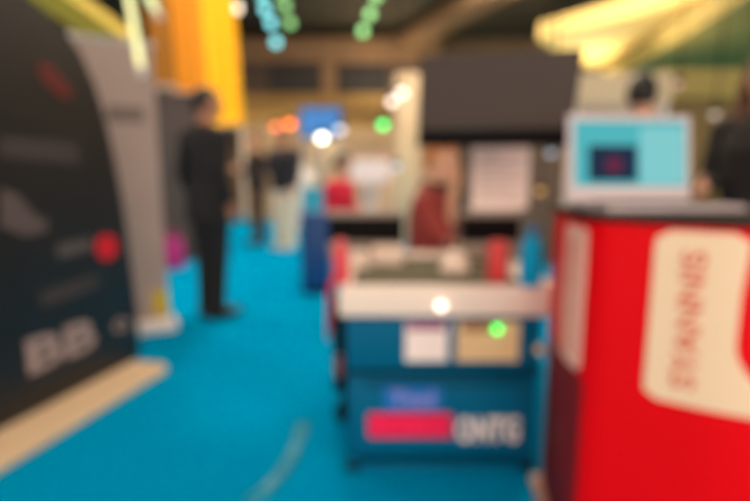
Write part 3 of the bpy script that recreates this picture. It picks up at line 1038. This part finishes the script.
# ------------------------------------------------------------------ lamps (the out-of-focus discs)
def string(name, label, pix, Y, col, gain, a=4.0):
    top = P(pix[0][0], pix[0][1], Y)
    t = empty(name, label, 'light string', (top.x, Y, P(*pix[-1], Y).z - .1))
    b0 = t.location.copy()
    pts = [Vector((top.x, Y, 5.2))] + [P(x, y, Y) + Vector((0, 0, .0)) for x, y in pix]
    link('cable', T([p + Vector((0, .05, 0)) if i else p for i, p in enumerate(pts)], [.006] * len(pts), n=6), M_blackp, t, base=b0)
    for x, y in pix:
        p = P(x, y, Y)
        bb = link('bulb', S(p, a * Y / F), glow('%s_glow' % name, col, gain * bulbL(col, a)), t, base=b0)
        link('socket', T([p + Vector((0, .0, a * Y / F)), p + Vector((0, .03, a * Y / F + .02))], [.012, .012], n=8), M_blackp, bb, base=b0)
    return t
string('teal_light_string', 'string of teal bulbs hanging from the ceiling over the aisle', [(262, -6), (265, 9), (271, 23), (276, 42)], 8.0, (116, 200, 204), 0.52)
string('green_light_string', 'string of pale green bulbs beside the teal string', [(281, -8), (285, 6), (290, 23)], 8.4, (130, 186, 116), 0.42)
string('lime_light_string', 'string of green bulbs hanging alone, right of the teal string', [(376, -4), (370, 14), (363, 31)], 8.2, (140, 204, 126), 0.52)
string('cream_light_string', 'string of cream white bulbs between the yellow fabric and teal string', [(206, -6), (220, -3), (237, 8)], 7.6, (232, 214, 190), 0.6)

def lamp(label, px, py, Y, col, gain, a=4.0, hang=True):
    p = P(px, py, Y)
    r = a * Y / F
    t = empty('spotlight', label, 'spotlight', p)
    link('bulb', S((0, 0, 0), r), glow('lamp_%d_%d' % (px, py), col, gain * bulbL(col, a)), t)
    link('housing', L([(.0, r * 1.6), (r * .8, r * 1.6), (r * 1.1, r * .9), (r * 1.15, r * .3), (r * 1.02, r * .3), (r * .95, r * .9), (0, r * 1.2)], n=20), M_blackp, t)
    link('cord', T([(0, 0, r * 1.55), (0, 0, 5.199 - p.z)], [.006, .006], n=6), M_blackp, t)
    return t
lamp('brightest warm white lamp hanging in front of the blue screen', 322, 137, 10.2, (255, 248, 226), 1.3)
lamp('pale blue-white lamp just right of the brightest warm lamp', 340, 129, 8.4, (190, 200, 214), 0.5)
lamp('vivid green lamp hanging left of the dark monitor', 383, 124, 7.0, (24, 216, 104), 1.0)
lamp('cream lamp, higher of two close beside the monitor corner', 402, 92, 7.4, (240, 222, 208), 0.75)
lamp('cream lamp, lower of two close beside the monitor corner', 392, 101, 7.6, (240, 222, 208), 0.6)
lamp('orange lamp in the far aisle, right one of the orange pair', 290, 123, 10.8, (255, 116, 50), 0.85)
lamp('orange lamp in the far aisle, left one of the orange pair', 276, 126, 10.8, (255, 130, 80), 0.55)
lamp('dim blue-grey lamp below the vivid green one', 396, 166, 6.6, (150, 170, 186), 0.4)
lamp('dim grey lamp under the monitor corner beside the notice', 551, 152, 3.6, (150, 160, 170), 0.28)
lamp('dim amber lamp right of the white notice', 540, 190, 3.7, (200, 150, 90), 0.28)
lamp('faint cream lamp hanging between the laptop and the long-haired person', 715, 114, 4.6, (200, 180, 160), 0.22)
lamp('faint pinkish lamp beside the black-haired person', 678, 84, 4.8, (200, 150, 140), 0.2)

def tubelamp(label, a, b, Y, col, gain):
    p, q = P(*a, Y), P(*b, Y)
    t = empty('tube_light', label, 'tube light', q)
    r = 3 * Y / F
    link('tube', T([p, q], [r, r], n=12), glow('tube_%d_%d' % a, col, gain), t, base=q)
    link('end_cap', T([q, q + (q - p).normalized() * .03], [r * 1.1, r * 1.1], n=12), M_white, t, base=q)
    link('hanger', T([p, (p.x, Y, 5.199)], [.006, .006], n=6), M_blackp, t, base=q)
tubelamp('pale yellow-green tube light hanging upright above the pale banner', (127, -14), (141, 68), 2.9, (216, 210, 150), 2.4)
tubelamp('short pale green tube light near the amber fabric', (143, -14), (157, 12), 3.2, (200, 222, 170), 2.0)

# ------------------------------------------------------------------ stands and fittings in the distance
# yellow beam over the left stand
a, b_ = P(36, -18, 4.6), P(124, 44, 5.2)
bm = bmesh.new()
d = (b_ - a)
tube(bm, [a, b_], [(.17, .12), (.17, .12)], n=4, xdir=(0, 0, 1), cap=False)
o = tag(link('beam', bm, mat('olive_yellow', (186, 166, 60), .7), smooth=False), 'olive yellow beam slanting above the black display', 'beam')
o['kind'] = 'structure'

# blue screen on far stand
p0, p1 = P(301, 137, 11.5), P(341, 108, 11.5)
t = empty('screen_stand', 'far blue lit screen on a stand at the end of the aisle', 'screen', ((p0.x + p1.x) / 2, 11.5, 0))
w = (p1.x - p0.x) / 2
link('frame', B(-w - .03, 0, p0.z - .03, w + .03, .06, p1.z + .03, .01), M_blackp, t)
link('screen', B(-w, -.006, p0.z, w, -.001, p1.z), glow('screen_blue', (84, 150, 220), .8), t, smooth=False)
link('post', B(-.06, .02, .02, .06, .05, p0.z - .031), M_steel, t, smooth=False)
link('base', B(-.4, -.2, 0, .4, .25, .019, .004), M_steel, t)

# tan stand walls across the far end
def stand(label, x0, x1, ytop, Y, m, head=None, sign=None):
    a, b = P(x0, ytop, Y), P(x1, ytop, Y)
    t = empty('exhibition_stand', label, 'exhibition stand', ((a.x + b.x) / 2, Y, 0))
    w = (b.x - a.x) / 2
    h = a.z
    link('back_wall', B(-w, .0, 0, w, .08, h - .3, .004), m, t, smooth=False)
    link('fascia', B(-w - .02, -.06, h - .299, w + .02, .1, h, .004), head or m, t, smooth=False)
    for s in (-1, 1):
        link('post', B(s * w - .03 * (s > 0) * 2 + (0 if s > 0 else .0), -.05, 0, s * w + (.06 if s < 0 else 0), -.001, h - .3), M_white, t, smooth=False)
    return t
M_peach = mat('peach_panel', (222, 186, 152), .7, noise=.08, scale=2)
M_lcream = mat('light_cream_panel', (238, 214, 176), .7, noise=.08, scale=2)
M_greyst = mat('taupe_panel', (128, 108, 94), .7, noise=.08, scale=2)
stand('tan stand wall with gold header at the far end of the aisle', 240, 305, 112, 12.6, M_tan, M_gold)
stand('cream stand wall beyond the blue screen at the far end', 300, 372, 122, 13.2, M_lcream, M_gold)
stand('peach stand wall between the far cream wall and the monitor', 338, 440, 128, 9.0, M_peach, M_tan)
stand('taupe stand wall behind the dark monitor and white notice', 440, 600, 90, 6.2, M_greyst, mat('dark_taupe', (86, 74, 66), .7))
stand('cream stand wall behind the black-haired person', 572, 668, 74, 5.2, mat('pale_cream_panel', (214, 190, 168), .7, noise=.1, scale=3), M_lcream)
stand('olive stand wall at the right beyond the black jacket', 660, 800, 70, 5.6, mat('olive_panel', (136, 112, 64), .7, noise=.1, scale=2), mat('olive_header', (168, 150, 82), .7))

# cream column left of monitor
p0, p1 = P(396, 80, 7.9), P(420, 80, 7.9)
bm = B(p0.x, 7.9, 0, p1.x, 8.2, p0.z + .1, .01)
t = tag(link('display_column', bm, M_lcream, base=Vector(((p0.x + p1.x) / 2, 8.05, 0))), 'pale cream square column just left of the dark monitor', 'column')

# white drum lamp on a post
p = P(370, 170, 6.2)
t = empty('floor_lamp', 'white drum-shade floor lamp on cream post beyond the cart', 'floor lamp', (p.x, 6.2, 0))
link('shade', L([(.21, p.z - .14), (.24, p.z - .14), (.22, p.z + .12), (.2, p.z + .12), (.05, p.z + .11), (.05, p.z - .11)], n=32), glow('lamp_shade', (250, 228, 216), .8), t)
link('post', L([(0, .03), (.1, .03), (.1, p.z - .14), (0, p.z - .14)]), M_cream, t)
link('base', L([(0, 0), (.22, 0), (.22, .02), (.18, .029), (0, .029)]), M_cream, t)

# blue display cubes
def cube(label, px, py, Yc_, w, h, m):
    p = P(px, py, Yc_)
    t = empty('plinth', label, 'display plinth', (p.x, Yc_, 0))
    link('body', B(-w / 2, -w / 2, .04, w / 2, w / 2, h - .04, .01), m, t)
    link('top', B(-w / 2 - .01, -w / 2 - .01, h - .039, w / 2 + .01, w / 2 + .01, h, .006), m, t)
    link('base', B(-w / 2 + .02, -w / 2 + .02, 0, w / 2 - .02, w / 2 - .02, .039), M_blackp, t, smooth=False)
cube('light cyan display plinth beside the person in red', 317, 190, 6.6, .36, .95, mat('cyan_laminate', (20, 166, 200), .5))
cube('dark blue display plinth in front of the light cyan one', 316, 225, 4.7, .26, .76, mat('deep_blue_laminate', (8, 76, 140), .5))
cube('white display plinth at the left edge of the cart, beyond blue plinth', 302, 175, 10.2, .5, 1.3, M_white)
